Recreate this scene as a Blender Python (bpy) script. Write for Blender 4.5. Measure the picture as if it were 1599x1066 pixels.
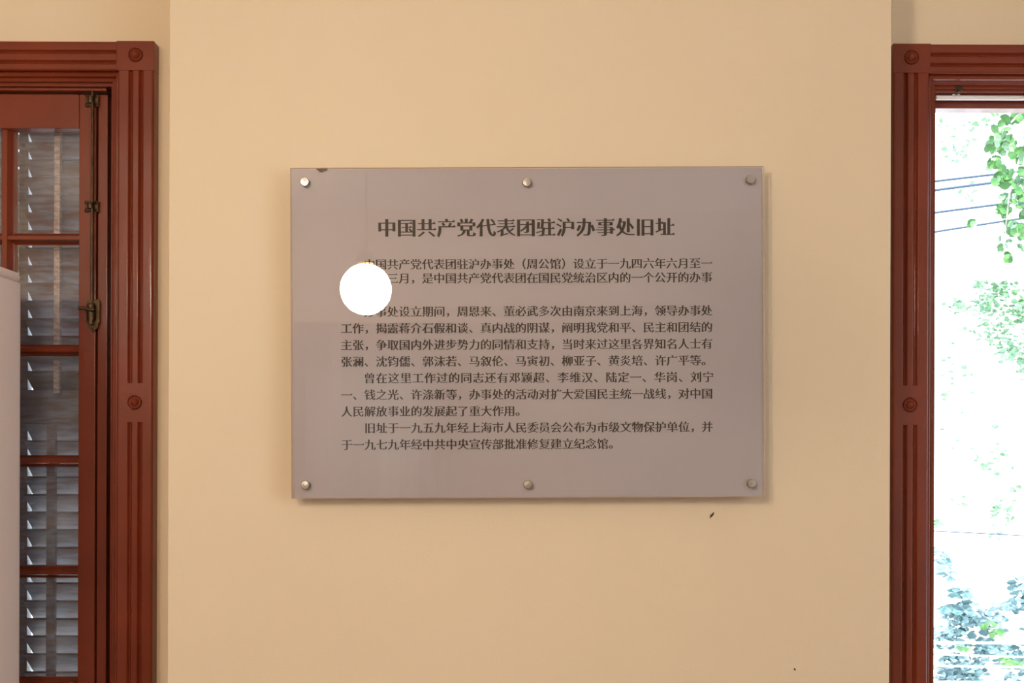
import bpy, bmesh, math, random
from mathutils import Vector, Matrix
random.seed(7)
for o in list(bpy.data.objects): bpy.data.objects.remove(o)
SC = bpy.context.scene
COL = SC.collection
# ------------------------------------------------------------------ camera, sky, sun, exposure
F = 1777.0                       # focal length in pixels of the 1599 px wide frame
DW = 2.132                       # camera to pier face (the pier face is the plane y = 0)
EYE = 1.55
CX, CY = 828.0, 720.0            # principal point of the (shifted) frame
def P(px, py, y=0.0):
    s = (DW + y) / F
    return Vector(((px - CX) * s, y, EYE - (py - CY) * s))
cam_d = bpy.data.cameras.new('camera'); cam = bpy.data.objects.new('camera', cam_d); COL.objects.link(cam)
cam_d.sensor_width = 36; cam_d.lens = 36 * F / 1599
cam_d.shift_x = -(CX - 799.5) / 1599; cam_d.shift_y = (CY - 533) / 1599
cam_d.clip_start = 0.05; cam_d.clip_end = 500
cam.matrix_world = Matrix.Translation((0, -DW, EYE)) @ Matrix.Rotation(math.pi / 2, 4, 'X') @ Matrix.Rotation(math.radians(0.19), 4, 'Z')
SC.camera = cam
w = bpy.data.worlds.new('world'); SC.world = w; w.use_nodes = True
bg = w.node_tree.nodes['Background']; bg.inputs[0].default_value = (0.76, 0.89, 1.0, 1); bg.inputs[1].default_value = 5.0
sun_d = bpy.data.lights.new('sun', 'SUN'); sun_d.energy = 13; sun_d.angle = 0.01; sun_d.color = (1, .97, .9)
sun = bpy.data.objects.new('sun', sun_d); COL.objects.link(sun); sun.rotation_euler = (math.radians(38), math.radians(-14), 0)
SC.view_settings.view_transform = 'Standard'; SC.view_settings.look = 'None'
SC.view_settings.gamma = 1; SC.view_settings.use_curve_mapping = False
SC.view_settings.exposure = 0.04
SC.cycles.use_denoising = True
SC.cycles.max_bounces = 10; SC.cycles.diffuse_bounces = 6; SC.cycles.transparent_max_bounces = 24
LAMP_POWER = 122.0

# ------------------------------------------------------------------ materials
def mat(name, col, rough=.5, metal=0, spec=.5, coat=0, coat_rough=.03, var=0, var_scale=6, bump=0, bump_scale=200, emit=None, emit_s=0, trans=0, stretch=None, col2=None):
    m = bpy.data.materials.new(name); m.use_nodes = True
    nt = m.node_tree; b = nt.nodes['Principled BSDF']
    b.inputs['Base Color'].default_value = (*col, 1); b.inputs['Roughness'].default_value = rough
    b.inputs['Metallic'].default_value = metal; b.inputs['Specular IOR Level'].default_value = spec
    b.inputs['Coat Weight'].default_value = coat; b.inputs['Coat Roughness'].default_value = coat_rough
    if emit: b.inputs['Emission Color'].default_value = (*emit, 1); b.inputs['Emission Strength'].default_value = emit_s
    tc = nt.nodes.new('ShaderNodeTexCoord'); src = tc.outputs['Object']
    if stretch:
        mp = nt.nodes.new('ShaderNodeMapping'); mp.inputs['Scale'].default_value = stretch
        nt.links.new(src, mp.inputs[0]); src = mp.outputs[0]
    if var:
        n = nt.nodes.new('ShaderNodeTexNoise'); n.inputs['Scale'].default_value = var_scale; n.inputs['Detail'].default_value = 6
        nt.links.new(src, n.inputs['Vector'])
        mx = nt.nodes.new('ShaderNodeMix'); mx.data_type = 'RGBA'
        c2 = col2 or tuple(c * (1 - var) for c in col)
        mx.inputs[6].default_value = (*col, 1); mx.inputs[7].default_value = (*c2, 1)
        cr = nt.nodes.new('ShaderNodeValToRGB'); cr.color_ramp.elements[0].position = .38; cr.color_ramp.elements[1].position = .66
        nt.links.new(n.outputs[0], cr.inputs[0]); nt.links.new(cr.outputs[0], mx.inputs[0])
        nt.links.new(mx.outputs[2], b.inputs['Base Color'])
    if bump:
        n = nt.nodes.new('ShaderNodeTexNoise'); n.inputs['Scale'].default_value = bump_scale; n.inputs['Detail'].default_value = 3
        nt.links.new(src, n.inputs['Vector'])
        bp = nt.nodes.new('ShaderNodeBump'); bp.inputs['Strength'].default_value = bump; bp.inputs['Distance'].default_value = .001
        nt.links.new(n.outputs[0], bp.inputs['Height']); nt.links.new(bp.outputs[0], b.inputs['Normal'])
    return m
def clear_mat(name, ior=1.49, rough=0.0, tint=(1, 1, 1), dust=0.0):
    m = bpy.data.materials.new(name); m.use_nodes = True; nt = m.node_tree; nt.nodes.clear()
    out = nt.nodes.new('ShaderNodeOutputMaterial'); mix = nt.nodes.new('ShaderNodeMixShader')
    tr = nt.nodes.new('ShaderNodeBsdfTransparent'); tr.inputs[0].default_value = (*tint, 1)
    gl = nt.nodes.new('ShaderNodeBsdfGlossy'); gl.inputs['Roughness'].default_value = rough
    fr = nt.nodes.new('ShaderNodeFresnel'); fr.inputs[0].default_value = ior
    nt.links.new(fr.outputs[0], mix.inputs[0]); nt.links.new(tr.outputs[0], mix.inputs[1]); nt.links.new(gl.outputs[0], mix.inputs[2])
    last = mix
    if dust:
        df = nt.nodes.new('ShaderNodeBsdfDiffuse'); df.inputs[0].default_value = (.7, .7, .72, 1)
        tc = nt.nodes.new('ShaderNodeTexCoord'); n = nt.nodes.new('ShaderNodeTexNoise'); n.inputs['Scale'].default_value = 14; n.inputs['Detail'].default_value = 8
        nt.links.new(tc.outputs['Object'], n.inputs['Vector'])
        mr = nt.nodes.new('ShaderNodeMapRange'); mr.inputs[1].default_value = .4; mr.inputs[2].default_value = .75; mr.inputs[3].default_value = dust * .4; mr.inputs[4].default_value = dust * 2
        nt.links.new(n.outputs[0], mr.inputs[0])
        m2 = nt.nodes.new('ShaderNodeMixShader'); nt.links.new(mr.outputs[0], m2.inputs[0])
        nt.links.new(mix.outputs[0], m2.inputs[1]); nt.links.new(df.outputs[0], m2.inputs[2]); last = m2
    nt.links.new(last.outputs[0], out.inputs[0])
    return m
M = {}
M['plaster'] = mat('cream_plaster', (.80, .66, .465), .55, spec=.3, var=.04, var_scale=1.3, bump=.35, bump_scale=260)
M['plaster_room'] = mat('tan_plaster', (.60, .47, .33), .7, spec=.3, var=.05, var_scale=1.3)
M['ceiling'] = mat('ceiling_plaster', (.72, .67, .60), .8, spec=.2, bump=.2)
M['floor'] = mat('floor_boards', (.22, .10, .05), .3, var=.4, var_scale=3, stretch=(8, 1, 1))
M['paint'] = mat('red_brown_paint', (.20, .032, .010), .3, spec=.28, coat=.24, coat_rough=.045, var=.22, var_scale=5, bump=.5, bump_scale=90)
M['paint_skylit'] = mat('sky_tinted_red_paint', (.14, .075, .068), .35, var=.35, var_scale=20, bump=.5, bump_scale=120, stretch=(1, 1, 6), col2=(.20, .22, .27))  # blue-grey second tone is skylight on the shutters put into the colour
M['gap'] = mat('dark_gap', (.01, .004, .003), .8)
M['bronze'] = mat('dark_bronze', (.10, .055, .022), .38, metal=.7, var=.5, var_scale=40, bump=.5)
M['steel'] = mat('brushed_steel', (.50, .46, .41), .28, metal=1, bump=.2, bump_scale=500)
M['panel'] = mat('grey_plaque_panel', (.56, .50, .52), .6, spec=.2, var=.04, var_scale=3)
M['ink'] = mat('dark_grey_ink', (.045, .035, .028), .6, spec=.2)
M['acrylic'] = clear_mat('clear_acrylic')
M['acrylic_edge'] = mat('light_piping_acrylic_edge', (.66, .52, .42), .08, spec=.6)  # paler tone holds the light piped to the sheet edges
M['glass'] = clear_mat('window_glass', 1.5, dust=.06)
M['plastic'] = mat('off_white_plastic', (.86, .76, .71), .35, spec=.4, bump=.15, bump_scale=300)
M['opal'] = mat('opal_glass_lit', (.9, .9, .9), .2, emit=(1.0, .87, .71), emit_s=LAMP_POWER)
M['brass'] = mat('lamp_brass', (.45, .3, .12), .3, metal=1)
M['white'] = mat('white_paint', (.9, .9, .92), .35)
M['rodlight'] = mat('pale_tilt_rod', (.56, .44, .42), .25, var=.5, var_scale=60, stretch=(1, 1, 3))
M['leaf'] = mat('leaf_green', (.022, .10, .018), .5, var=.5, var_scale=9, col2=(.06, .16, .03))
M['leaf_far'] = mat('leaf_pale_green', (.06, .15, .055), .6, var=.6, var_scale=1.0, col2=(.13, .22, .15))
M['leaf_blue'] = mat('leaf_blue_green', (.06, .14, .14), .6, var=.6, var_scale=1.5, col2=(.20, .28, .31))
M['bark'] = mat('bark', (.30, .30, .28), .8, bump=.6)
M['cable'] = mat('power_cable', (.012, .03, .06), .6)
M['pale_wall'] = mat('whitewashed_render', (.82, .80, .78), .8, var=.1, var_scale=.6)
M['pane_dark'] = mat('dull_window_pane', (.10, .12, .19), .3)
M['ground'] = mat('pale_paving', (.72, .74, .74), .8, var=.2, var_scale=.5)
M['roof'] = mat('pale_roof_tiles', (.45, .45, .46), .7, var=.2, var_scale=2)
M['cloth'] = mat('pale_curtain', (.62, .52, .45), .8)
def sheer():
    m = bpy.data.materials.new('sheer_cloth'); m.use_nodes = True; nt = m.node_tree; nt.nodes.clear()
    o = nt.nodes.new('ShaderNodeOutputMaterial'); x = nt.nodes.new('ShaderNodeMixShader'); t = nt.nodes.new('ShaderNodeBsdfTranslucent'); d = nt.nodes.new('ShaderNodeBsdfDiffuse')
    t.inputs[0].default_value = (.8, .74, .68, 1); d.inputs[0].default_value = (.6, .55, .48, 1); x.inputs[0].default_value = .1
    nt.links.new(t.outputs[0], x.inputs[1]); nt.links.new(d.outputs[0], x.inputs[2]); nt.links.new(x.outputs[0], o.inputs[0]); return m
M['sheer'] = sheer()
M['smudge'] = mat('brown_smudge', (.16, .10, .06), .7)
M['dark'] = mat('dark_speck', (.05, .025, .012), .7)
M['jacket'] = mat('dark_jacket', (.05, .05, .06), .8, bump=.4)
M['hair'] = mat('black_hair', (.015, .012, .012), .5)
M['skin'] = mat('skin', (.5, .3, .21), .5)

# ------------------------------------------------------------------ mesh helpers
class MB:
    def __init__(s): s.v = []; s.f = []; s.mi = []
    def add(s, vs, fs, mi=0):
        n = len(s.v); s.v += [tuple(v) for v in vs]; s.f += [tuple(i + n for i in f) for f in fs]; s.mi += [mi] * len(fs); return s
    def box(s, a, b, mi=0, ch=0.0):
        x0, x1 = sorted((a[0], b[0])); y0, y1 = sorted((a[1], b[1])); z0, z1 = sorted((a[2], b[2]))
        if ch <= 0:
            vs = [(x, y, z) for x in (x0, x1) for y in (y0, y1) for z in (z0, z1)]
            return s.add(vs, [(0, 1, 3, 2), (4, 6, 7, 5), (0, 4, 5, 1), (2, 3, 7, 6), (0, 2, 6, 4), (1, 5, 7, 3)], mi)
        bm = bmesh.new(); bmesh.ops.create_cube(bm, size=1)
        for v in bm.verts: v.co = Vector(((x0 + x1) / 2 + v.co.x * (x1 - x0), (y0 + y1) / 2 + v.co.y * (y1 - y0), (z0 + z1) / 2 + v.co.z * (z1 - z0)))
        bmesh.ops.bevel(bm, geom=bm.edges[:], offset=ch, segments=2, affect='EDGES', profile=.5)
        s.bm(bm, mi); return s
    def bm(s, bm, mi=0):
        bm.verts.ensure_lookup_table(); bm.verts.index_update()
        s.add([v.co for v in bm.verts], [[v.index for v in f.verts] for f in bm.faces], mi); bm.free()
    def lathe(s, prof, origin, axis=(0, -1, 0), n=24, mi=0):
        """prof: (radius, height along the axis)"""
        ax = Vector(axis).normalized(); u = ax.orthogonal().normalized(); v = ax.cross(u); o = Vector(origin)
        vs = []; fs = []
        for r, h in prof:
            for k in range(n):
                a = 2 * math.pi * k / n; vs.append(o + ax * h + (u * math.cos(a) + v * math.sin(a)) * max(r, 1e-5))
        for i in range(len(prof) - 1):
            for k in range(n):
                fs.append((i * n + k, i * n + (k + 1) % n, (i + 1) * n + (k + 1) % n, (i + 1) * n + k))
        fs.append(tuple(range(n))[::-1]); fs.append(tuple((len(prof) - 1) * n + k for k in range(n)))
        return s.add(vs, fs, mi)
    def tube(s, pts, r, n=8, mi=0):
        pts = [Vector(p) for p in pts]; vs = []; fs = []
        for i, p in enumerate(pts):
            d = (pts[min(i + 1, len(pts) - 1)] - pts[max(i - 1, 0)]).normalized()
            u = d.cross(Vector((0, 0, 1)) if abs(d.z) < .9 else Vector((1, 0, 0))).normalized(); v = d.cross(u)
            rr = r[i] if isinstance(r, (list, tuple)) else r
            for k in range(n):
                a = 2 * math.pi * k / n; vs.append(p + (u * math.cos(a) + v * math.sin(a)) * rr)
        for i in range(len(pts) - 1):
            for k in range(n): fs.append((i * n + k, i * n + (k + 1) % n, (i + 1) * n + (k + 1) % n, (i + 1) * n + k))
        fs.append(tuple(range(n))[::-1]); fs.append(tuple((len(pts) - 1) * n + k for k in range(n)))
        return s.add(vs, fs, mi)
    def extrude(s, prof, start, end, ua, va, mi=0):
        """closed profile (u, v) swept straight from start to end; ua, va are the profile axes"""
        a, b = Vector(start), Vector(end); ua, va = Vector(ua), Vector(va); n = len(prof)
        vs = [a + ua * u + va * v for u, v in prof] + [b + ua * u + va * v for u, v in prof]
        fs = [(i, (i + 1) % n, n + (i + 1) % n, n + i) for i in range(n)] + [tuple(range(n))[::-1], tuple(range(n, 2 * n))]
        return s.add(vs, fs, mi)
    def build(s, name, mats, parent=None, smooth=False, origin=None):
        if not isinstance(mats, (list, tuple)): mats = [mats]
        me = bpy.data.meshes.new(name)
        o = bpy.data.objects.new(name, me); COL.objects.link(o)
        org = Vector(origin) if origin is not None else Vector((0, 0, 0))
        inv = parent.matrix_world.inverted() if parent and not origin else Matrix.Identity(4)
        vs = [Vector(v) - org for v in s.v]
        me.from_pydata([tuple(inv @ v) for v in vs] if parent else [tuple(v) for v in vs], [], s.f)
        for m in mats: me.materials.append(m)
        for p, mi in zip(me.polygons, s.mi): p.material_index = mi
        bm = bmesh.new(); bm.from_mesh(me); bmesh.ops.recalc_face_normals(bm, faces=bm.faces[:]); bm.to_mesh(me); bm.free()
        if smooth:
            for p in me.polygons: p.use_smooth = True
            try: me.set_sharp_from_angle(angle=math.radians(38))
            except Exception: pass
        if smooth and len(me.polygons) < 600:
            wn = o.modifiers.new('weighted_normals', 'WEIGHTED_NORMAL'); wn.weight = 100; wn.keep_sharp = True
        if parent: o.parent = parent
        else: o.location = org
        return o
def tag(o, label=None, cat=None, group=None, kind=None):
    if label: o['label'] = label
    if cat: o['category'] = cat
    if group: o['group'] = group
    if kind: o['kind'] = kind
    return o
def empty(name, loc, rot=None):
    o = bpy.data.objects.new(name, None); COL.objects.link(o); o.location = loc; o.empty_display_size = .1
    if rot: o.rotation_euler = rot
    o.matrix_world = Matrix.Translation(loc) @ (Matrix.Rotation(rot[1], 4, 'Y') if rot else Matrix.Identity(4))
    return o
def struct(mb, name, m, parent=None, **k):
    return tag(mb.build(name, m, parent, **k), kind='structure')

# ------------------------------------------------------------------ room shell
RX0, RX1, RYB, RZ = -3.2, 3.2, -5.2, 3.15
REC = .15; OUT = .36                              # recessed wall face and outer face
PXL, PXR = P(262, 0, 0).x, P(1390, 0, 0).x
CASY = .12                                        # front plane of the window casings
LOX, ROX = P(238, 0, CASY).x, P(1393, 0, CASY).x  # outer edges of the casings beside the pier
OPW = 1.183; CASW = .0928                          # opening width, casing + inner step width
LW = (LOX - CASW - OPW, LOX - CASW)               # left window opening
RW = (ROX + CASW - .004, ROX + CASW + OPW)        # right window opening
ZT = P(0, 127, CASY).z; ZB = .80
b = MB()
for x0, x1 in ((RX0, LW[0]), (LW[1], RW[0]), (RW[1], RX1)): b.box((x0, REC, 0), (x1, OUT, RZ))
for x0, x1 in (LW, RW): b.box((x0, REC, ZT), (x1, .23, RZ)); b.box((x0, .23, ZT + .021), (x1, OUT, RZ)); b.box((x0, REC, 0), (x1, OUT, ZB))
struct(b, 'wall_front', M['plaster'])
b = MB().box((PXL, 0, 0), (PXR, REC - .001, RZ - .001), ch=.0025)
struct(b, 'wall_pier', M['plaster'], smooth=True)
def side_wall(name, x0, x1, ys, num, za, zb):
    """side wall with one tall window beside the view, added to let in fill light"""
    b = MB(); b.box((x0, RYB, 0), (x1, ys[0], RZ)); b.box((x0, ys[1], 0), (x1, OUT, RZ))
    b.box((x0, ys[0], 0), (x1, ys[1], za)); b.box((x0, ys[0], zb), (x1, ys[1], RZ))
    struct(b, name, M['plaster_room'])
    xm = (x0 + x1) / 2
    fill_win = empty('window_%d' % num, (xm, sum(ys) / 2, za)); tag(fill_win, kind='structure')
    m = MB(); nn = 3
    for k in range(nn + 1):
        y_ = ys[0] + (ys[1] - ys[0] - .05) * k / nn; m.box((xm - .025, y_, za), (xm + .025, y_ + .05, zb))
    for z_ in (za, (za + zb) / 2, zb - .05): m.box((xm - .023, ys[0], z_), (xm + .023, ys[1], z_ + .05))
    m.build('frame', M['paint'], fill_win)
struct(MB().box((RX0 - .2, RYB, 0), (RX0, OUT, RZ)), 'wall_left', M['plaster_room'])
side_wall('wall_right', RX1, RX1 + .2, (-4.9, -2.35), 4, .4, 2.9)  # window added in the unseen right wall for cool sky fill
BW = (-1.42, -.62)                                # window in the wall behind the camera
b = MB()
b.box((RX0, RYB - .2, 0), (BW[0], RYB, RZ)); b.box((BW[1], RYB - .2, 0), (RX1, RYB, RZ))
b.box((BW[0], RYB - .2, 0), (BW[1], RYB, .9)); b.box((BW[0], RYB - .2, 2.25), (BW[1], RYB, RZ))
struct(b, 'wall_back', M['plaster_room'])
struct(MB().box((RX0 - .2, RYB - .2, -.15), (RX1 + .2, OUT, 0)), 'floor', M['floor'])
struct(MB().box((RX0 - .2, RYB - .2, RZ), (RX1 + .2, OUT + .25, RZ + .2)), 'ceiling', M['ceiling'])
for nm, a, c in (('baseboard_front', (PXL, -.018, 0), (PXR, -.0005, .15)), ('baseboard_left', (RX0 + .0005, RYB, 0), (RX0 + .018, REC, .15)), ('baseboard_right', (RX1 - .018, RYB, 0), (RX1 - .0005, REC, .15))):
    struct(MB().box(a, c, ch=.003), nm, M['paint'])

# ------------------------------------------------------------------ window casings
def flute_profile(w, t, grooves, gr=.0042, gd=.006):
    """u across 0..w, v = 0 (wall) .. t (front), grooves at u centres cut into the front"""
    p = [(0, 0)]
    p += [(.005 * (1 - math.cos(a)), t - .005 + .005 * math.sin(a)) for a in [math.pi / 2 * k / 5 for k in range(6)]]
    p += [(.0058, t)]
    for g in grooves:
        h = gr + .0012
        p += [(g - h - .0008, t)] + [(g - h + 2 * h * k / 12, t - gd * (.5 - .5 * math.cos(2 * math.pi * k / 12))) for k in range(13)] + [(g + h + .0008, t)]
    p += [(w - .0038, t), (w - .003, t), (w - .0008, t - .0012), (w, t - .003), (w, 0)]
    return p
def bullseye(mb, x, z, r=.0145, y=CASY):
    mb.lathe([(r, -.004), (r, .001), (r * .92, .0035), (r * .8, .001), (r * .68, -.001), (r * .58, .001), (r * .4, .0045), (r * .2, .0062), (0, .0068)], (x, y, z), n=28)
def window_frame(num, ox, sgn, z_b, flute=True):
    """casing whose outer edge by the pier is ox, growing away from the pier in direction sgn; returns the window structure"""
    W1 = .0710; T = REC - CASY + .0
    root = empty('window_%d' % num, (ox + sgn * (CASW + OPW / 2), CASY, ZB)); tag(root, kind='structure')
    ztop = P(0, 66, CASY).z; zblk = P(0, 112, CASY).z
    gr = (.0254, .0456)                                   # groove centres measured from the outer edge
    far = ox + sgn * (2 * CASW + OPW)                     # outer edge of the far casing
    zb1, zb0 = P(0, 600, CASY).z, P(0, 661, CASY).z       # plain block with the middle roundel
    for side, (xo, sg) in enumerate(((ox, sgn), (far, -sgn))):
        prof = flute_profile(W1, T, gr); plain = flute_profile(W1, T, ())
        mb = MB()
        mb.extrude(prof, (xo, REC, zb1), (xo, REC, zblk), (sg, 0, 0), (0, -1, 0))
        mb.extrude(plain, (xo, REC, zb0), (xo, REC, zb1), (sg, 0, 0), (0, -1, 0))
        mb.extrude(prof, (xo, REC, z_b), (xo, REC, zb0), (sg, 0, 0), (0, -1, 0))
        mb.build('casing_side', M['paint'], root, smooth=True)
        mb = MB().box((xo - sg * .0008, CASY - .0012, zblk), (xo + sg * (W1 + .003), REC, ztop), ch=.0015)
        mb.build('corner_block', M['paint'], root, smooth=True)
        for z in (P(0, 88, CASY).z, P(0, 630, CASY).z):
            m2 = MB(); bullseye(m2, xo + sg * .0355, z, y=CASY - (.0012 if z > 2 else 0)); m2.build('roundel', M['paint'], root, smooth=True)
        # stepped inner moulding
        st = [(0, 0), (0, .018), (.002, .021), (.006, .021), (.008, .018), (.008, .012), (.010, .010), (.014, .0115), (.018, .010), (.018, 0)]
        MB().extrude(st, (xo + sg * W1, REC, z_b), (xo + sg * W1, REC, zblk - .001), (sg, 0, 0), (0, -1, 0)).build('inner_moulding', M['paint'], root, smooth=True)
        # jamb inside the wall opening
        MB().box((xo + sg * (CASW - .004), REC - .004, z_b), (xo + sg * (CASW + .0), OUT, ZT)).build('jamb', M['paint'], root)
    # head casing: grooves run level
    xa, xb = sorted((ox + sgn * (W1 + .003), far - sgn * (W1 + .003)))
    hh = ztop - zblk
    g2 = (ztop - P(0, 83, CASY).z, ztop - P(0, 99, CASY).z)
    MB().extrude(flute_profile(hh, T, g2, gr=.0036, gd=.005), (xa, REC, ztop), (xb, REC, ztop), (0, 0, -1), (0, -1, 0)).build('casing_head', M['paint'], root, smooth=True)
    st = [(0, 0), (0, .020), (.004, .023), (.009, .021), (.011, .014), (.0165, .012), (.0165, 0)]
    MB().extrude(st, (xa, REC, zblk), (xb, REC, zblk), (0, 0, -1), (0, -1, 0)).build('inner_moulding', M['paint'], root, smooth=True)
    MB().box((xa, REC - .003, ZT + .003), (xb, .229, ZT - .004)).build('jamb', M['paint'], root)
    # sill
    MB().box((min(ox, far) - .03, .07, z_b - .03), (max(ox, far) + .03, OUT, z_b), ch=.004).build('sill', M['paint'], root, smooth=True)
    return root
win1 = window_frame(1, LOX, -1, ZB)
win2 = window_frame(2, ROX, 1, ZB)

# ------------------------------------------------------------------ left window: header, casements, glass
YC = .165            # front face of casement
def xc(px, y=YC): return P(px, 0, y).x
def zc(py, y=YC): return P(0, py, y).z
L0, L1 = LW[0] + .0125, LW[1] - .0125
MB().box((L0, YC - .012, zc(147)), (L1, YC + .06, ZT - .004), ch=.002).build('frame_head', M['paint'], win1, smooth=True)
def muntin_prof(w, t=.026):
    h = w / 2
    return [(-h, 0), (-h, .006), (-h * .62, .010), (-h * .45, t - .005), (-h * .3, t), (h * .3, t), (h * .45, t - .005), (h * .62, .010), (h, .006), (h, 0)]
rows = [203, 372, 547.5, 722, 897, 1072, 1247]
def casement(name, xr, sgn, label):
    """leaf whose outer stile edge is xr; grows in direction sgn"""
    r = empty(name, (xr + sgn * .27, YC, zc(1290))); tag(r, label, 'window leaf', 'glazed casement leaves of the left window')
    YB = YC + .035
    s1 = .0285; s2 = .0565
    ztp, zbt = zc(149), ZB + .004
    LWD = .576
    MB().box((xr, YC + .004, zbt), (xr + sgn * (s1 - .009), YB, ztp), ch=.0015).build('stile', M['paint'], r, smooth=True)
    MB().box((xr + sgn * (s1 - .009 + .0025), YC, zbt), (xr + sgn * s2, YB, ztp), ch=.0025).build('stile', M['paint'], r, smooth=True)
    MB().box((xr + sgn * (LWD - .058), YC, zbt), (xr + sgn * LWD, YB, ztp), ch=.0025).build('stile', M['paint'], r, smooth=True)
    xi, xj = xr + sgn * s2, xr + sgn * (LWD - .058)
    MB().box((xi, YC, zc(rows[0])), (xj, YB, ztp), ch=.002).build('rail', M['paint'], r, smooth=True)
    zlow = zc(rows[-1])
    MB().box((xi, YC, zbt), (xj, YB, zlow), ch=.002).build('rail', M['paint'], r, smooth=True)
    cols = 3; cw = abs(xj - xi) / cols
    for k in range(1, cols):
        x = xi + sgn * cw * k
        MB().extrude(muntin_prof(.032), (x, YB, zlow), (x, YB, zc(rows[0])), (1, 0, 0), (0, -1, 0)).build('muntin', M['paint'], r, smooth=True)
    for q in rows[1:-1]:
        MB().extrude(muntin_prof(.024, .024), (xi, YB - .0005, zc(q)), (xj, YB - .0005, zc(q)), (0, 0, 1), (0, -1, 0)).build('muntin', M['paint'], r, smooth=True)
    for k in range(cols):
        for j in range(len(rows) - 1):
            xa = xi + sgn * (cw * k + (.0 if k == 0 else .012)); xb = xi + sgn * (cw * (k + 1) - (.0 if k == cols - 1 else .012))
            za = zc(rows[j]) - (.0 if j == 0 else .0115); zb_ = zc(rows[j + 1]) + (.0 if j == len(rows) - 2 else .0115)
            MB().box((xa, YB - .009, zb_), (xb, YB - .006, za)).build('glass_pane', M['glass'], r)
            
    return r
for xa, xb in ((LW[1] + .0, LW[1] - .03), (LW[0], LW[0] + .03)): MB().box((xa, YC + .037, ZB + .001), (xb, YC + .047, ZT - .005)).build('rebate', M['paint'], win1)
cA = casement('casement_leaf', L1 - .0035, -1, 'red-brown glazed casement leaf with a brass bolt, nearest the plaque')
cB = casement('casement_leaf', L0 + .0035, 1, 'red-brown glazed casement leaf farther left, mostly behind the white appliance')
# espagnolette bolt on the leaf beside the plaque
bolt = empty('cremone_bolt', P(142.6, 490, YC - .004)); tag(bolt, 'dark bronze window bolt with long vertical rod and small lever on the left casement', 'window bolt')
yb = YC - .009
MB().tube([P(142.6, 470, yb), P(142.6, 128, yb)], .0028, 10).build('rod', M['bronze'], bolt, smooth=True)
def bracket(py, w, h, name='rod_guide'):
    m = MB(); c = P(142.6, py, YC)
    m.box((c.x - w / 2, YC - .0035, c.z - h / 2), (c.x + w / 2, YC - .0002, c.z + h / 2), ch=.001)
    for sx in (-1, 1):
        for sz in (-1, 1):
            m.lathe([(.0042, 0), (.0042, .003), (.002, .0045), (0, .005)], (c.x + sx * w * .38, YC - .001, c.z + sz * h * .42), n=12)
    m.lathe([(.0055, -h * .3), (.0062, -h * .1), (.0062, h * .1), (.0055, h * .3)], (c.x, yb, c.z), axis=(0, 0, 1), n=14)
    return m.build(name, M['bronze'], bolt, smooth=True)
bracket(160, .026, .022); bracket(138, .022, .012, 'rod_keeper'); bracket(325, .027, .019)
m = MB(); c = P(145.5, 493, YC)
out = [(-.011, .030), (.011, .030), (.0135, .024), (.0125, .0), (.0135, -.016), (.0095, -.021), (.0105, -.026), (.004, -.032), (0, -.037), (-.004, -.032), (-.0105, -.026), (-.0095, -.021), (-.0135, -.016), (-.0125, 0), (-.0135, .024)]
m.extrude(out, (c.x, YC, c.z), (c.x, YC - .004, c.z), (1, 0, 0), (0, 0, 1))
m.lathe([(.007, -.014), (.009, -.010), (.009, .016), (.006, .022)], (c.x - .002, YC - .008, c.z), axis=(0, 0, 1), n=16)
m.box((c.x - .004, YC - .016, c.z - .022), (c.x + .003, YC - .004, c.z - .006), ch=.001)
m.lathe([(.002, 0), (.002, .002), (0, .003)], (c.x, YC - .003, c.z - .030), n=10); m.lathe([(.002, 0), (.002, .002), (0, .003)], (c.x, YC - .003, c.z + .026), n=10)
m.build('handle_plate', M['bronze'], bolt, smooth=True)
a = P(146, 486, YC - .016)
m = MB(); m.tube([a, a + Vector((-.008, -.003, .0005)), a + Vector((-.022, -.003, .0035)), a + Vector((-.029, -.002, .0035))], [.004, .0035, .003, .0045], 10)
m.build('lever', M['bronze'], bolt, smooth=True)

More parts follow.
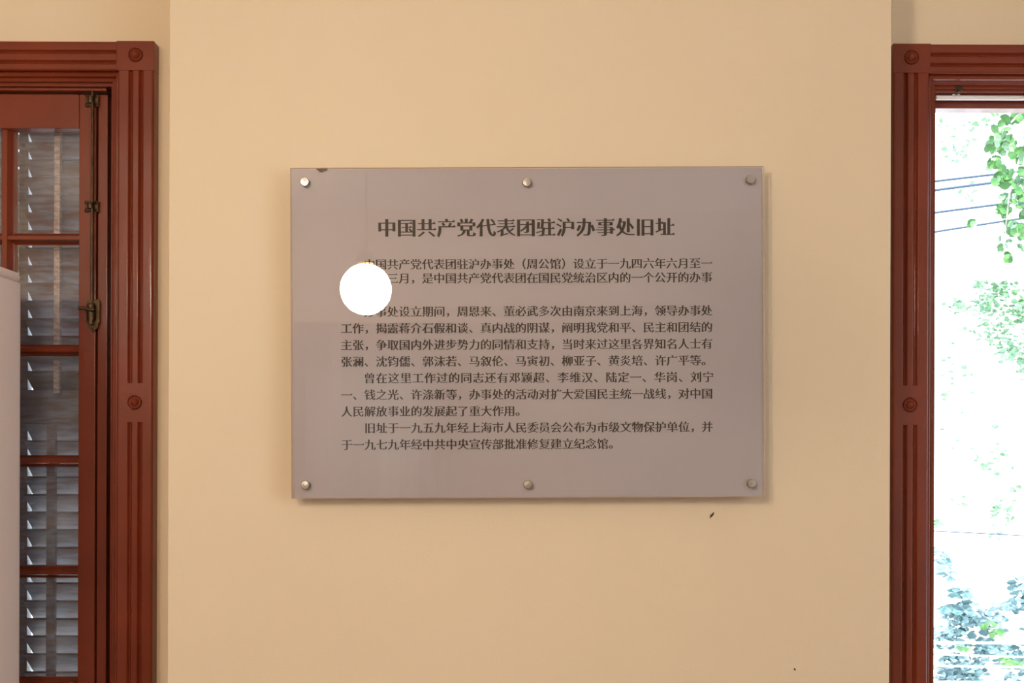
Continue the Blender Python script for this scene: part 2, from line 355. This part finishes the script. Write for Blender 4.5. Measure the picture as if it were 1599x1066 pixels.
# ------------------------------------------------------------------ louvred shutters behind the glass
YS = .262
def shutter(name, xr, sgn, label):
    r = empty(name, (xr + sgn * .27, YS, ZB)); tag(r, label, 'shutter', 'louvred shutters outside the left window')
    WD = OPW / 2 - .0175; zt = ZT - .012; zb_ = ZB + .006
    def z_(py): return P(0, py, YS).z
    x2 = xr + sgn * WD
    sw = .045
    for a_, b_ in ((xr, xr + sgn * sw), (x2 - sgn * .040, x2)):
        MB().box((a_, YS - .018, zb_), (b_, YS + .018, zt), ch=.002).build('stile', M['paint_skylit'], r, smooth=True)
    xi, xj = xr + sgn * sw, x2 - sgn * .040
    # a middle upright splits the leaf into two banks of slats
    rails = [(zt, z_(203)), (z_(612), z_(665)), (z_(1215), zb_)]
    for za, zz in rails: MB().box((xi, YS - .018, zz), (xj, YS + .018, za), ch=.002).build('rail', M['paint_skylit'], r, smooth=True)
    xm = P(41, 0, YS).x if sgn < 0 else (xi + xj) / 2 - .03
    MB().box((xm - .016, YS - .003, rails[2][0]), (xm + .004, YS + .0175, rails[0][1])).build('upright', M['paint_skylit'], r)
    pitch = 28 * (DW + YS) / F
    me = None
    banks = [((xm + .004), max(xi, xj)), (min(xi, xj), xm - .016)]
    for (za, zz) in ((rails[0][1], rails[1][0]), (rails[1][1], rails[2][0])):
        n = round((za - zz) / pitch); pt = (za - zz) / n
        for (xa, xb) in banks:
            for k in range(n):
                z = za - pt * (k + .5)
                m = MB(); g = .001
                ang = math.radians(47 + random.uniform(-3, 2.2)); hw = .0278; t = .0028
                ca, sa = math.cos(ang), math.sin(ang)
                # room edge high, street edge low
                pr = [(-hw * ca - t * sa, hw * sa - t * ca), (-hw * ca + t * sa, hw * sa + t * ca), (hw * ca + t * sa, -hw * sa + t * ca), (hw * ca - t * sa, -hw * sa - t * ca)]
                m.extrude(pr, (xa + g, YS, z), (xb - .001, YS, z), (0, 1, 0), (0, 0, 1))
                for kk in (2, 3): m.v[kk] = (m.v[kk][0] + .0045, m.v[kk][1], m.v[kk][2])
                m.build('slat', M['paint_skylit'], r)
    # pivots keep the narrow gap at the end of each slat
    # tilt rods
    xp = P(88, 0, YS - .03).x if sgn < 0 else (xi + xj) / 2
    yb_ = YS - .026
    m = MB().box((xp - .0062, yb_ - .006, z_(618)), (xp + .0062, yb_ + .006, z_(566)), ch=.0012); m.box((xp - .0062, yb_ - .006, z_(560)), (xp + .0062, yb_ + .006, z_(212)), ch=.0012)
    m.build('tilt_rod', M['rodlight'], r, smooth=True)
    xq = P(80, 0, YS - .03).x if sgn < 0 else xp
    MB().box((xq - .0095, yb_ - .006, z_(1210)), (xq + .0085, yb_ + .006, z_(664)), ch=.0012).build('tilt_rod', M['paint_skylit'], r, smooth=True)
    return r
shutter('louvred_shutter', L1 - .0035, -1, 'red-brown louvred shutter behind the casement glass nearest the plaque')
shutter('louvred_shutter', L0 + .0035, 1, 'red-brown louvred shutter farther left, hidden behind the white appliance')

# ------------------------------------------------------------------ right window: head sash, white rod for the sky gleam
R0, R1 = RW[0], RW[1]
YR = .17
def xr_(px): return P(px, 0, YR).x
MB().box((R0, YR - .02, P(0, 147, YR).z), (R1, YR + .05, ZT - .003), ch=.002).build('frame_head', M['paint'], win2, smooth=True)
MB().box((R0, YR - .015, ZB), (xr_(1455), YR + .05, P(0, 147, YR).z), ch=.0025).build('frame_side', M['paint'], win2, smooth=True)
MB().box((R1 - .03, YR - .015, ZB), (R1, YR + .05, P(0, 147, YR).z), ch=.0025).build('frame_side', M['paint'], win2, smooth=True)
MB().box((xr_(1455), YR + .012, P(0, 164, YR).z), (R1 - .03, YR + .045, P(0, 147, YR).z - .0005), ch=.002).build('rail', M['paint'], win2, smooth=True)
MB().box((xr_(1455), YR + .045, P(0, 170.5, YR + .048).z), (R1 - .03, YR + .048, P(0, 163, YR + .05).z)).build('drip_strip', M['white'], win2)
rod = empty('head_gleam_rod', P(1600, 151, YR - .01)); tag(rod, 'slim white rod standing in for sky gleam along the top of the bright window', 'gleam rod')  # white rod built in place of sky reflected on the head ledge
a, c = P(1459, 150.5, YR - .008), P(1459, 150.5, YR - .008); c.x = R1 - .032
MB().lathe([(.004, 0), (.0047, .002), (.0047, abs(c.x - a.x) - .002), (.004, abs(c.x - a.x))], a, axis=(1, 0, 0), n=16).build('rod', M['white'], rod, smooth=True)
for px in (1491, 1650):
    q = P(px, 150.5, YR - .008); m = MB()
    m.box((q.x - .008, YR - .0235, q.z + .009), (q.x + .008, YR - .0195, q.z + .027), ch=.001)
    m.box((q.x - .003, YR - .026, q.z + .006), (q.x + .003, YR - .008, q.z + .012), ch=.001)
    m.build('bracket', M['bronze'], rod, smooth=True)
    m = MB(); m.tube([q + Vector((.0095 * math.cos(t_), 0, .0075 * math.sin(t_))) for t_ in [math.pi * k / 10 for k in range(11)]], .0016, 8); m.build('ring', M['white'], rod, smooth=True)

# ------------------------------------------------------------------ the plaque
YF = -.042; S = (DW + YF) / F                      # front face of the clear sheet
pc = P(823.3, 518.7, YF)
ROT = math.radians(.41)
plq = empty('wall_plaque', (pc.x, YF, pc.z), (0, -ROT, 0))
tag(plq, 'grey plaque with Chinese text under clear acrylic, on six steel studs', 'plaque')
HW, HH = 370 * S, 258.3 * S
def loc(px, py):                                    # plaque plane pixels (before its small rotation) to local metres
    return (px - 823.3) * S, -(py - 518.7) * S
def pbuild(mb, name, m, parent, **k):
    o = mb.build(name, m, None, **k); o.parent = parent; return o
m = MB()
m.box((-HW, 0, -HH), (HW, .0045, HH), ch=.0009)
for i, f in enumerate(m.f):
    ys = [m.v[k][1] for k in f]; m.mi[i] = 0 if max(ys) - min(ys) < 1e-6 and len(f) == 4 and abs(m.v[f[0]][0] - m.v[f[2]][0]) > .1 and abs(m.v[f[0]][2] - m.v[f[2]][2]) > .1 else 1
pbuild(m, 'clear_sheet', [M['acrylic'], M['acrylic_edge']], plq)
m = MB().box((-HW + .0012, .0055, -HH + .0012), (HW - .0022, .0095, HH - .0016), ch=.0006)
pbuild(m, 'back_panel', M['panel'], plq)
for px, py in ((476, 285), (822, 285.5), (1170, 281), (477, 757), (823.5, 756), (1172, 754.5)):
    x, z = loc(px, py)
    dx, dz = px - 823.3, 518.7 - py
    x, z = (dx * math.cos(ROT*.55) + dz * math.sin(ROT*.55)) * S, (-dx * math.sin(ROT*.55) + dz * math.cos(ROT*.55)) * S
    st = pbuild(MB().lathe([(.0062, .0), (.0078, .0), (.0080, .001), (.0080, .0065), (.0072, .0078), (.0, .0082)], (x, 0, z), axis=(0, -1, 0), n=32), 'stud_cap', M['steel'], plq, smooth=True)
    sp = pbuild(MB().lathe([(.006, 0.0), (.006, .0323)], (x, .0096, z), axis=(0, 1, 0), n=20), 'spacer', M['steel'], plq, smooth=True)
m = MB(); x, z = loc(502, 263)
m.extrude([(-.011, .001), (.012, .001), (.010, -.0012), (.004, -.0018), (.001, -.0042), (-.004, -.0045), (-.006, -.0018)], (x, -.0002, z), (x, .0, z), (1, 0, 0), (0, 0, 1))
tag(pbuild(m, 'smudge', M['smudge'], plq), 'small brown smudge on the top edge')

# --- lettering: outlines of the built-in font re-weighted (slim level strokes, heavy uprights, small wedge at stroke ends)
GC = {}
def glyph(ch, ax, ay):
    k = (ch, ax)
    if k in GC: return GC[k]
    cu = bpy.data.curves.new('g', 'FONT'); cu.body = ch; cu.size = 1
    ob = bpy.data.objects.new('g', cu); COL.objects.link(ob)
    dg = bpy.context.evaluated_depsgraph_get(); cv = ob.evaluated_get(dg).to_curve(dg)
    polys = []
    for sp in cv.splines:
        bp = sp.bezier_points; pts = []; n = len(bp)
        for i in range(n):
            p, q = bp[i], bp[(i + 1) % n]
            a, b_, c_, d = [Vector((v.x, v.y)) for v in (p.co, p.handle_right, q.handle_left, q.co)]
            chord = (d - a)
            if chord.length < 1e-5: continue
            def off(v): return abs(chord.x * (v - a).y - chord.y * (v - a).x) / chord.length
            straight = off(b_) < .003 and off(c_) < .003
            steps = 1 if straight else 4
            for s in range(steps):
                t = s / steps; u = 1 - t
                pts.append(a * u ** 3 + b_ * 3 * u * u * t + c_ * 3 * u * t * t + d * t ** 3)
        if len(pts) > 2: polys.append(pts)
    bpy.data.objects.remove(ob); bpy.data.curves.remove(cu)
    outp = []; ser = []
    for pts in polys:
        n = len(pts); nd = []
        for i in range(n):
            e = (pts[(i + 1) % n] - pts[i]); L = max(e.length, 1e-6); nx, ny = e.y / L, -e.x / L
            nd.append((nx, ny, nx * nx * ax + ny * ny * ay, L))
        new = []
        for i in range(n):
            n0, n1 = nd[i - 1], nd[i]
            det = n0[0] * n1[1] - n0[1] * n1[0]
            p = pts[i]
            if abs(det) < .25:
                nx, ny = n0[0] + n1[0], n0[1] + n1[1]; l = math.hypot(nx, ny)
                if l < .3: new.append(p); continue
                d = (n0[2] + n1[2]) / 2; new.append(Vector((p.x + nx / l * d, p.y + ny / l * d)))
            else:
                d0, d1 = n0[2], n1[2]
                ox = (d0 * n1[1] - d1 * n0[1]) / det; oy = (n0[0] * d1 - n1[0] * d0) / det
                l = math.hypot(ox, oy)
                if l > .05: ox, oy = ox * .05 / l, oy * .05 / l
                new.append(Vector((p.x + ox, p.y + oy)))
        # a free right end of a level stroke: short edge with outward normal +x between two level edges
        for i in range(n):
            nx, ny, d, L = nd[i]
            if nx > .97 and .045 < L < .085:
                pr, nxt = nd[i - 1], nd[(i + 1) % n]
                if pr[1] < -.97 and nxt[1] > .97 and pr[3] > .10 and nxt[3] > .10:
                    a, b_ = new[i], new[(i + 1) % n]      # a low, b high
                    ser.append([Vector((a.x - .16, b_.y - .004)), Vector((a.x - .05, a.y)), Vector((a.x + .0, a.y)), Vector((b_.x - .045, b_.y + .065))])
        outp.append(new)
    GC[k] = (outp, ser)
    return GC[k]
from mathutils.geometry import delaunay_2d_cdt
GM = {}
def glyph_mesh(ch, ax, ay):
    """triangles of the non-zero winding fill, in em units"""
    if (ch, ax) in GM: return GM[(ch, ax)]
    polys, ser = glyph(ch, ax, ay)
    loops = list(polys)
    for q in ser:
        ar = sum(q[i].x * q[(i + 1) % 4].y - q[(i + 1) % 4].x * q[i].y for i in range(4))
        loops.append(q if ar > 0 else q[::-1])
    pts = []; ed = []; segs = []
    for lp in loops:
        n0 = len(pts); n = len(lp); pts += [Vector((p.x, p.y)) for p in lp]
        ed += [(n0 + i, n0 + (i + 1) % n) for i in range(n)]
        segs += [(lp[i].x, lp[i].y, lp[(i + 1) % n].x, lp[(i + 1) % n].y) for i in range(n)]
    res = delaunay_2d_cdt(pts, ed, [], 0, 1e-6)
    V = [(v.x, v.y) for v in res[0]]; keep = []
    for f in res[2]:
        cx = sum(V[i][0] for i in f) / len(f); cy = sum(V[i][1] for i in f) / len(f); wn = 0
        for x0, y0, x1, y1 in segs:
            if (y0 <= cy) != (y1 <= cy):
                if x0 + (cy - y0) * (x1 - x0) / (y1 - y0) > cx: wn += 1 if y1 > y0 else -1
        if wn > 0: keep.append(tuple(f))
    GM[(ch, ax)] = (V, keep)
    return GM[(ch, ax)]
def letters(name, items, size, ax, ay, parent):
    """items: (char, centre x, centre y) in local metres"""
    mb = MB()
    for ch, x, z in items:
        V, T = glyph_mesh(ch, ax, ay)
        ox, oz = x - .5 * size, z - .38 * size
        mb.add([(ox + u * size, .0050, oz + v * size) for u, v in V], T)
    return pbuild(mb, name, M['ink'], parent)
title = '中国共产党代表团驻沪办事处旧址'
ti = [(ch, *loc(603.5 + 31.1 * i, 354.0)) for i, ch in enumerate(title)]
letters('title_lettering', ti, 30.5 * S, .038, -.008, plq)
body = [(411, '　　中国共产党代表团驻沪办事处（周公馆）设立于一九四六年六月至一'), (433, '九四七年三月，是中国共产党代表团在国民党统治区内的一个公开的办事'), (459, '处。'),
        (485, '　　办事处设立期间，周恩来、董必武多次由南京来到上海，领导办事处'), (511, '工作，揭露蒋介石假和谈、真内战的阴谋，阐明我党和平、民主和团结的'),
        (537, '主张，争取国内外进步势力的同情和支持，当时来过这里各界知名人士有'), (563, '张澜、沈钧儒、郭沫若、马叙伦、马寅初、柳亚子、黄炎培、许广平等。'),
        (589, '　　曾在这里工作过的同志还有邓颖超、李维汉、陆定一、华岗、刘宁'), (615, '一、钱之光、许涤新等，办事处的活动对扩大爱国民主统一战线，对中国'),
        (641, '人民解放事业的发展起了重大作用。'), (667, '　　旧址于一九五九年经上海市人民委员会公布为市级文物保护单位，并'), (693, '于一九七九年经中共中央宣传部批准修复建立纪念馆。')]
for py, s in body:
    it = []
    for i, ch in enumerate(s):
        if ch == '　': continue
        px = 530.5 + 18.2 * (i + .5)
        if py == 589: px = 575.5 + 18.93 * (i - 2)
        it.append((ch, *loc(px, py)))
    letters('text_line', it, 18.0 * S, .027, -.007, plq)

# ------------------------------------------------------------------ marks on the pier
m = MB(); q = P(1112, 803, 0)
m.tube([q + Vector((-.004, -.001, -.0055)), q + Vector((-.001, -.002, -.001)), q + Vector((.0015, -.002, .002)), q + Vector((.0035, -.001, .0055))], [.0004, .0013, .0015, .0004], 8)
m.tube([q + Vector((-.001, -.0015, -.001)), q + Vector((-.004, -.0008, .001))], .0004, 5)
tag(m.build('plaster_fleck', M['dark']), 'small dark fleck on the cream pier just below the plaque', 'wall mark')
m = MB(); q = P(1242, 1043, 0); m.tube([q + Vector((-.001, -.0005, .0015)), q + Vector((.001, -.0008, -.002))], [.0012, .0010], 8)
tag(m.build('plaster_fleck', M['dark']), 'tiny dark speck low on the cream pier near the right casing', 'wall mark')

# ------------------------------------------------------------------ standing appliance at the left
yk = .035
kx = P(40, 0, yk).x; kz = P(0, 431, yk).z
ac = empty('floor_air_conditioner', (kx - .26, yk - .2, 0)); tag(ac, 'off-white floor-standing air conditioner cut by the left edge of the frame, before the casement', 'air conditioner')
def rbox(x0, x1, y0, y1, z0, z1, r, name, m, ch=.006):
    bm = bmesh.new(); bmesh.ops.create_cube(bm, size=1)
    for v in bm.verts: v.co = Vector(((x0 + x1) / 2 + v.co.x * (x1 - x0), (y0 + y1) / 2 + v.co.y * (y1 - y0), (z0 + z1) / 2 + v.co.z * (z1 - z0)))
    ve = [e for e in bm.edges if abs((e.verts[0].co - e.verts[1].co).normalized().z) > .9]
    bmesh.ops.bevel(bm, geom=ve, offset=r, segments=6, affect='EDGES', profile=.5)
    he = [e for e in bm.edges if abs(e.verts[0].co.z - e.verts[1].co.z) < 1e-6 and e.calc_face_angle(0) > 1]
    bmesh.ops.bevel(bm, geom=he, offset=ch, segments=3, affect='EDGES', profile=.5)
    mb = MB(); mb.bm(bm); return mb.build(name, m, ac, smooth=True)
rbox(kx - .52, kx, yk - .40, yk, .06, kz - .020, .03, 'body', M['plastic'], .002)
rbox(kx - .521, kx - .001, yk - .401, yk - .001, kz - .0185, kz, .03, 'top_cap', M['plastic'], .008)
rbox(kx - .50, kx - .02, yk - .38, yk - .02, 0, .0595, .02, 'plinth', M['plastic'], .003)
for k in range(9):
    MB().box((kx - .48, yk - .409, kz - .12 - k * .028), (kx - .04, yk - .4005, kz - .105 - k * .028), ch=.002).build('louvre', M['plastic'], ac, smooth=True)
MB().box((kx - .34, yk - .406, kz - .50), (kx - .18, yk - .4005, kz - .44), ch=.002).build('control_panel', M['pane_dark'], ac, smooth=True)

# ------------------------------------------------------------------ pendant lamp behind the view, plus an added fill pendant
def pendant(gp, gr_, label):
    pl = empty('pendant_lamp', (gp.x, gp.y, RZ)); tag(pl, label, 'lamp', 'opal pendant lamps')
    bm = bmesh.new(); bmesh.ops.create_uvsphere(bm, u_segments=40, v_segments=24, radius=gr_)
    for v in bm.verts: v.co += gp
    mb = MB(); mb.bm(bm); mb.build('globe', M['opal'], pl, smooth=True)
    MB().lathe([(.03, gr_ - .006), (.034, gr_), (.03, gr_ + .03), (.012, gr_ + .045)], gp, axis=(0, 0, 1), n=24).build('collar', M['brass'], pl, smooth=True)
    MB().tube([gp + Vector((0, 0, gr_ + .04)), Vector((gp.x, gp.y, RZ - .02))], .004, 8).build('cord', M['brass'], pl, smooth=True)
    MB().lathe([(.055, 0), (.055, .006), (.03, .02), (.01, .028)], (gp.x, gp.y, RZ - .0005), axis=(0, 0, -1), n=24).build('ceiling_rose', M['brass'], pl, smooth=True)
pendant(Vector((-.569, -1.872, 2.141)), .088, 'round opal glass pendant lamp seen as the white disc reflected in the plaque')
pendant(Vector((-1.80, -4.05, 2.6)), .125, 'added fill lamp, a larger opal pendant unseen far behind the camera')  # added unseen lamp: evens the pier light, strengthens the plaque's right shadow


# ------------------------------------------------------------------ window behind the camera (seen only as faint bands in the plaque)
w3 = empty('window_3', ((BW[0] + BW[1]) / 2, RYB, .9)); tag(w3, kind='structure')
m = MB()
for xa, xb in ((BW[0], BW[0] + .05), (BW[0] + .27, BW[0] + .33), (BW[1] - .05, BW[1])): m.box((xa, RYB - .12, .9), (xb, RYB - .06, 2.25))
for za, zb_ in ((.9, .97), (1.32, 1.42), (2.18, 2.25)): m.box((BW[0] + .05, RYB - .118, za), (BW[1] - .05, RYB - .062, zb_))
m.build('frame', M['paint'], w3)
MB().box((BW[0] + .05, RYB - .092, .97), (BW[1] - .05, RYB - .088, 2.18)).build('pane', M['glass'], w3)
m = MB()
for (a, c) in (((BW[0] - .08, RYB + .001, .82), (BW[0], RYB + .03, 2.33)), ((BW[1], RYB + .001, .82), (BW[1] + .08, RYB + .03, 2.33)), ((BW[0], RYB + .001, 2.25), (BW[1], RYB + .03, 2.33)), ((BW[0], RYB + .001, .82), (BW[1], RYB + .05, .9))): m.box(a, c)
m.build('casing', M['paint'], w3)
vs = []; fs = []; n = 40
for i in range(n + 1):
    x = BW[0] - .1 + (BW[1] - BW[0] + .2) * i / n; y = RYB + .10 + .02 * math.sin(i * 1.3)
    for t_ in (0, .002): vs += [(x, y + t_, .5), (x, y + t_, 2.42)]
for i in range(n): a = i * 4; fs += [(a, a + 4, a + 5, a + 1), (a + 2, a + 3, a + 7, a + 6)]
m = MB().add(vs, fs); o = m.build('dimming_curtain', M['sheer'], smooth=True); tag(o, 'added sheer curtain dimming the window behind the camera in the plaque reflection', 'curtain')  # curtain added to dim the window's reflection in the plaque

# ------------------------------------------------------------------ outdoors
GZ = -3.4
struct(MB().box((-40, OUT + .05, GZ - .3), (60, 120, GZ)), 'ground', M['ground'])
def leaf_mesh(name, L=.05, W=.042, m=None):
    me = bpy.data.meshes.new(name)
    pts = [(0, 0), (.25, .42), (.55, .5), (.85, .27), (1, 0), (.85, -.27), (.55, -.5), (.25, -.42)]
    vs = [(x * L, y * W, .12 * W * (1 - abs(y) * 2) if 0 < x < 1 else 0) for x, y in pts]
    vs += [(.5 * L, 0, .10 * W)]
    fs = [(i, (i + 1) % 8, 8) for i in range(8)]
    nv = len(vs); vs2 = vs + [(x, y, z - .0006) for x, y, z in vs]; fs2 = fs + [(b_ + nv, a_ + nv, c_ + nv) for a_, b_, c_ in fs]
    me.from_pydata(vs2, [], fs2); me.materials.append(m); return me
LM = [leaf_mesh('leaf', .052, .046, M['leaf']), leaf_mesh('leaf', .042, .036, M['leaf']), leaf_mesh('leaf', .036, .034, M['leaf_far'])]
YT = 3.2
tree = empty('vine_branch', P(1640, 150, YT)); tag(tree, 'leafy green branch hanging outside the bright window at upper right', 'branch', None)
twigs = [[(1680, 60), (1640, 130), (1610, 190), (1592, 240), (1575, 300), (1570, 345), (1566, 400)], [(1640, 130), (1600, 165), (1566, 200), (1548, 250)], [(1610, 190), (1596, 260), (1600, 330), (1594, 372)], [(1680, 60), (1690, 200), (1670, 330), (1680, 420)], [(1640, 130), (1590, 160), (1555, 176)]]
for t_ in twigs:
    pts = [P(x, y, YT + random.uniform(-.1, .1)) for x, y in t_]
    MB().tube(pts, [.008 - .006 * i / (len(pts) - 1) for i in range(len(pts))], 6).build('twig', M['bark'], tree, smooth=True)
blobs = [(1588, 185, 22, 14, 16), (1562, 205, 10, 12, 8), (1552, 225, 12, 8, 7), (1575, 228, 18, 14, 14), (1597, 235, 14, 22, 14), (1548, 250, 10, 8, 7), (1565, 272, 16, 12, 14), (1590, 285, 16, 16, 16), (1576, 310, 16, 14, 14), (1562, 330, 6, 8, 5), (1598, 318, 12, 14, 10), (1588, 352, 12, 14, 12), (1602, 365, 10, 12, 9), (1567, 385, 4, 14, 6), (1550, 172, 10, 5, 4), (1645, 250, 38, 60, 50), (1660, 380, 30, 50, 26), (1521, 337, 4, 5, 2), (1590, 390, 6, 6, 3)]
for cx_, cy_, rx, ry, n in blobs:
    for i in range(n if cx_ > 1630 or n < 5 else int(n * 1.35)):
        o = bpy.data.objects.new('leaf', random.choice(LM)); COL.objects.link(o); o.parent = tree
        p = P(random.gauss(cx_, rx * .55), random.gauss(cy_, ry * .6), YT + random.uniform(-.18, .18))
        o.location = p - tree.location
        o.rotation_euler = (math.radians(random.uniform(35, 110)), random.uniform(-.9, .9), random.uniform(-.9, .9) + random.choice((0, math.pi)))
def foliage(name, label, dist, spots, size, m, trunk_to=None, gap=1.0):
    r = empty(name, P(1560, 1000, dist)); r.location.z = GZ; r.matrix_world = Matrix.Translation(r.location)
    tag(r, label, 'tree')
    mb = MB()
    for cx_, cy_, rx, ry, n in spots:
        for i in range(n):
            p = P(random.gauss(cx_, rx * .5), random.gauss(cy_, ry * .5), dist + random.uniform(-.5, .5))
            R_ = Matrix.Rotation(random.uniform(0, 6.3), 3, 'Z') @ Matrix.Rotation(random.uniform(.2, 1.5), 3, 'X')
            L = size * random.uniform(.6, 1.4); Wd = L * .75
            mb.add([p + R_ @ Vector(v) for v in ((0, 0, 0), (L * .35, Wd * .5, .04 * L), (L * .8, Wd * .3, 0), (L, 0, -.03 * L), (L * .8, -Wd * .3, 0), (L * .35, -Wd * .5, .04 * L))], [(0, 1, 2, 3), (0, 3, 4, 5)])
    f = mb.build('foliage', m, r); f['kind'] = 'stuff'
    if trunk_to:
        tp = [Vector((trunk_to[0].x + .4, dist, GZ)), Vector((trunk_to[0].x + .2, dist, (GZ + trunk_to[0].z) / 2)), trunk_to[0]]
        MB().tube(tp, [.22, .15, .05], 8).build('trunk', M['bark'], r, smooth=True)
        for q in trunk_to[1:]:
            MB().tube([tp[1] * .3 + tp[2] * .7, (tp[2] + q) / 2 + Vector((0, 0, -.1)), q], [.06, .04, .012], 6).build('bough', M['bark'], r, smooth=True)
    return r
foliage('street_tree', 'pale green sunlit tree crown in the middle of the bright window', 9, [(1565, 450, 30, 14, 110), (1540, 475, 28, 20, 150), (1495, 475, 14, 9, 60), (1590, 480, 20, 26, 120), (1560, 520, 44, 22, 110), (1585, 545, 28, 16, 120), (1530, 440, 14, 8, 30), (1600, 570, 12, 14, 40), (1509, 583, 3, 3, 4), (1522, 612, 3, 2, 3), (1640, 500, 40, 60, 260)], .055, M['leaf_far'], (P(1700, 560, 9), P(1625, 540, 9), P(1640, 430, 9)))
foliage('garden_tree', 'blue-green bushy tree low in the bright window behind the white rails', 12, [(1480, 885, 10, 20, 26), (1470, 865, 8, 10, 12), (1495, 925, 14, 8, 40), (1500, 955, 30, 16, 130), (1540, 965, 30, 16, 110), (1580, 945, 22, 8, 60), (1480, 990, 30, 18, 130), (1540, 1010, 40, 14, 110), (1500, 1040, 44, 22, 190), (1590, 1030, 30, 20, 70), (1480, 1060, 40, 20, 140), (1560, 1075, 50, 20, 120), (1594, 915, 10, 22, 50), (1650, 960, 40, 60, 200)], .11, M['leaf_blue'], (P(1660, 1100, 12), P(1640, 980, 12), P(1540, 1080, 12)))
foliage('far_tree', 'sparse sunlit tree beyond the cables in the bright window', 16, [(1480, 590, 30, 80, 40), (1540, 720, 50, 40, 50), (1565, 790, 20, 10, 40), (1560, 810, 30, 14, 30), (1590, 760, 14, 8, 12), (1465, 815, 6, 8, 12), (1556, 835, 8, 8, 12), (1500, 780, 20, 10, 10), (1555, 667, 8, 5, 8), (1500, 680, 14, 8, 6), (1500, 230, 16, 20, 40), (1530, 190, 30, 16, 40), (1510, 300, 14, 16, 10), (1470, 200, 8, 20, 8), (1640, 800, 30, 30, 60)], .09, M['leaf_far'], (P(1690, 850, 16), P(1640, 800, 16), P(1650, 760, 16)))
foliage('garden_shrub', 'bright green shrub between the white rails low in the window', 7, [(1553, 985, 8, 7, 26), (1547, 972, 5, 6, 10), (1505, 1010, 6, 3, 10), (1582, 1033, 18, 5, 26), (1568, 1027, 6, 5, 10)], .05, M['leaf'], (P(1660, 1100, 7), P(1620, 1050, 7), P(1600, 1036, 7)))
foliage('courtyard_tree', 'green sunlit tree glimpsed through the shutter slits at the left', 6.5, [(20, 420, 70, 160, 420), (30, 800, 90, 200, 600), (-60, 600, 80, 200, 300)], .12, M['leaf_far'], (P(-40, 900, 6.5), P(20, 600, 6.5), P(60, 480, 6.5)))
# cables
for (x0, y0, x1, y1, r_, lb) in ((1457, 281, 1532, 272, .015, 'topmost dark power cable crossing the bright window'), (1457, 295, 1532, 285, .017, 'second dark power cable from the top in the bright window'), (1457, 330, 1532, 320, .015, 'third dark power cable from the top in the bright window'), (1457, 360, 1551, 345, .014, 'lowest of the four dark power cables in the bright window'), (1465, 827, 1574, 832, .008, 'thin sagging cable low in the bright window above the house')):
    d = 11.0; sl = (y1 - y0) / (x1 - x0); pts = []
    for k in range(13):
        x = 1000 + k * 80; pts.append(P(x, y0 + sl * (x - x0) + .00004 * (x - 1500) ** 2, d))
    o = MB().tube(pts, r_, 6).build('power_cable', M['cable'], smooth=True)
    tag(o, lb, 'cable', 'power cables outside the window')
# pale house far behind
hd = 24
hs = empty('house', (P(1580, 0, hd).x, hd, GZ)); tag(hs, 'pale sunlit house with a small dark window far behind the trees', 'house')
a, c = P(1500, 868, hd), P(1760, 930, hd)
MB().box((a.x, hd, GZ), (c.x, hd + 6, a.z)).build('wall', M['pale_wall'], hs)
ov = .4
MB().add([(a.x - ov, hd - ov, a.z), (c.x + ov, hd - ov, a.z), (c.x + ov, hd + 6 + ov, a.z), (a.x - ov, hd + 6 + ov, a.z), (a.x - ov, hd + 3, a.z + .9), (c.x + ov, hd + 3, a.z + .9)], [(0, 1, 5, 4), (2, 3, 4, 5), (0, 4, 3), (1, 2, 5), (0, 3, 2, 1)]).build('roof', M['pale_wall'], hs)
for x0, x1, y0, y1 in ((1567, 1579, 877, 897), (1568, 1579, 912, 927), (1546, 1553, 905, 922), (1640, 1655, 877, 897), (1700, 1715, 877, 897)):
    a, c = P(x0, y0, hd), P(x1, y1, hd)
    f = MB().box((a.x - .04, hd - .05, c.z - .04), (c.x + .04, hd - .001, a.z + .04)).build('window', M['pale_wall'], hs)
    MB().box((a.x, hd - .06, c.z), (c.x, hd - .0505, a.z)).build('pane', M['pane_dark'], f)
# white balcony rail right outside
YB_ = 1.35
rl = empty('balcony_railing', P(1560, 1100, YB_)); tag(rl, 'white horizontal balcony rails low outside the bright window', 'railing')
for y0, y1, r_ in ((1000.5, 1001.5, .0035), (1019, 1023, .0028), (1037, 1039, .0032), (1062, 1063, .0035), (1085, 1086, .0035)):
    a = P(1457, y0, YB_); sl = -(y1 - y0) / 142
    x0_ = P(1330, 0, YB_).x; x1_ = P(1960, 0, YB_).x
    MB().tube([Vector((x0_, YB_, a.z + sl * (x0_ - a.x))), Vector((x1_, YB_, a.z + sl * (x1_ - a.x)))], r_, 10).build('rail', M['white'], rl, smooth=True)
for px in (1330, 1960):
    q = P(px, 995, YB_); MB().tube([Vector((q.x, YB_, .35)), Vector((q.x, YB_, q.z + .02))], .012, 10).build('post', M['white'], rl, smooth=True)
struct(MB().box((P(1300, 0, YB_).x, OUT + .001, .25), (P(2000, 0, YB_).x, YB_ + .1, .35)), 'trim_1', M['pale_wall'])
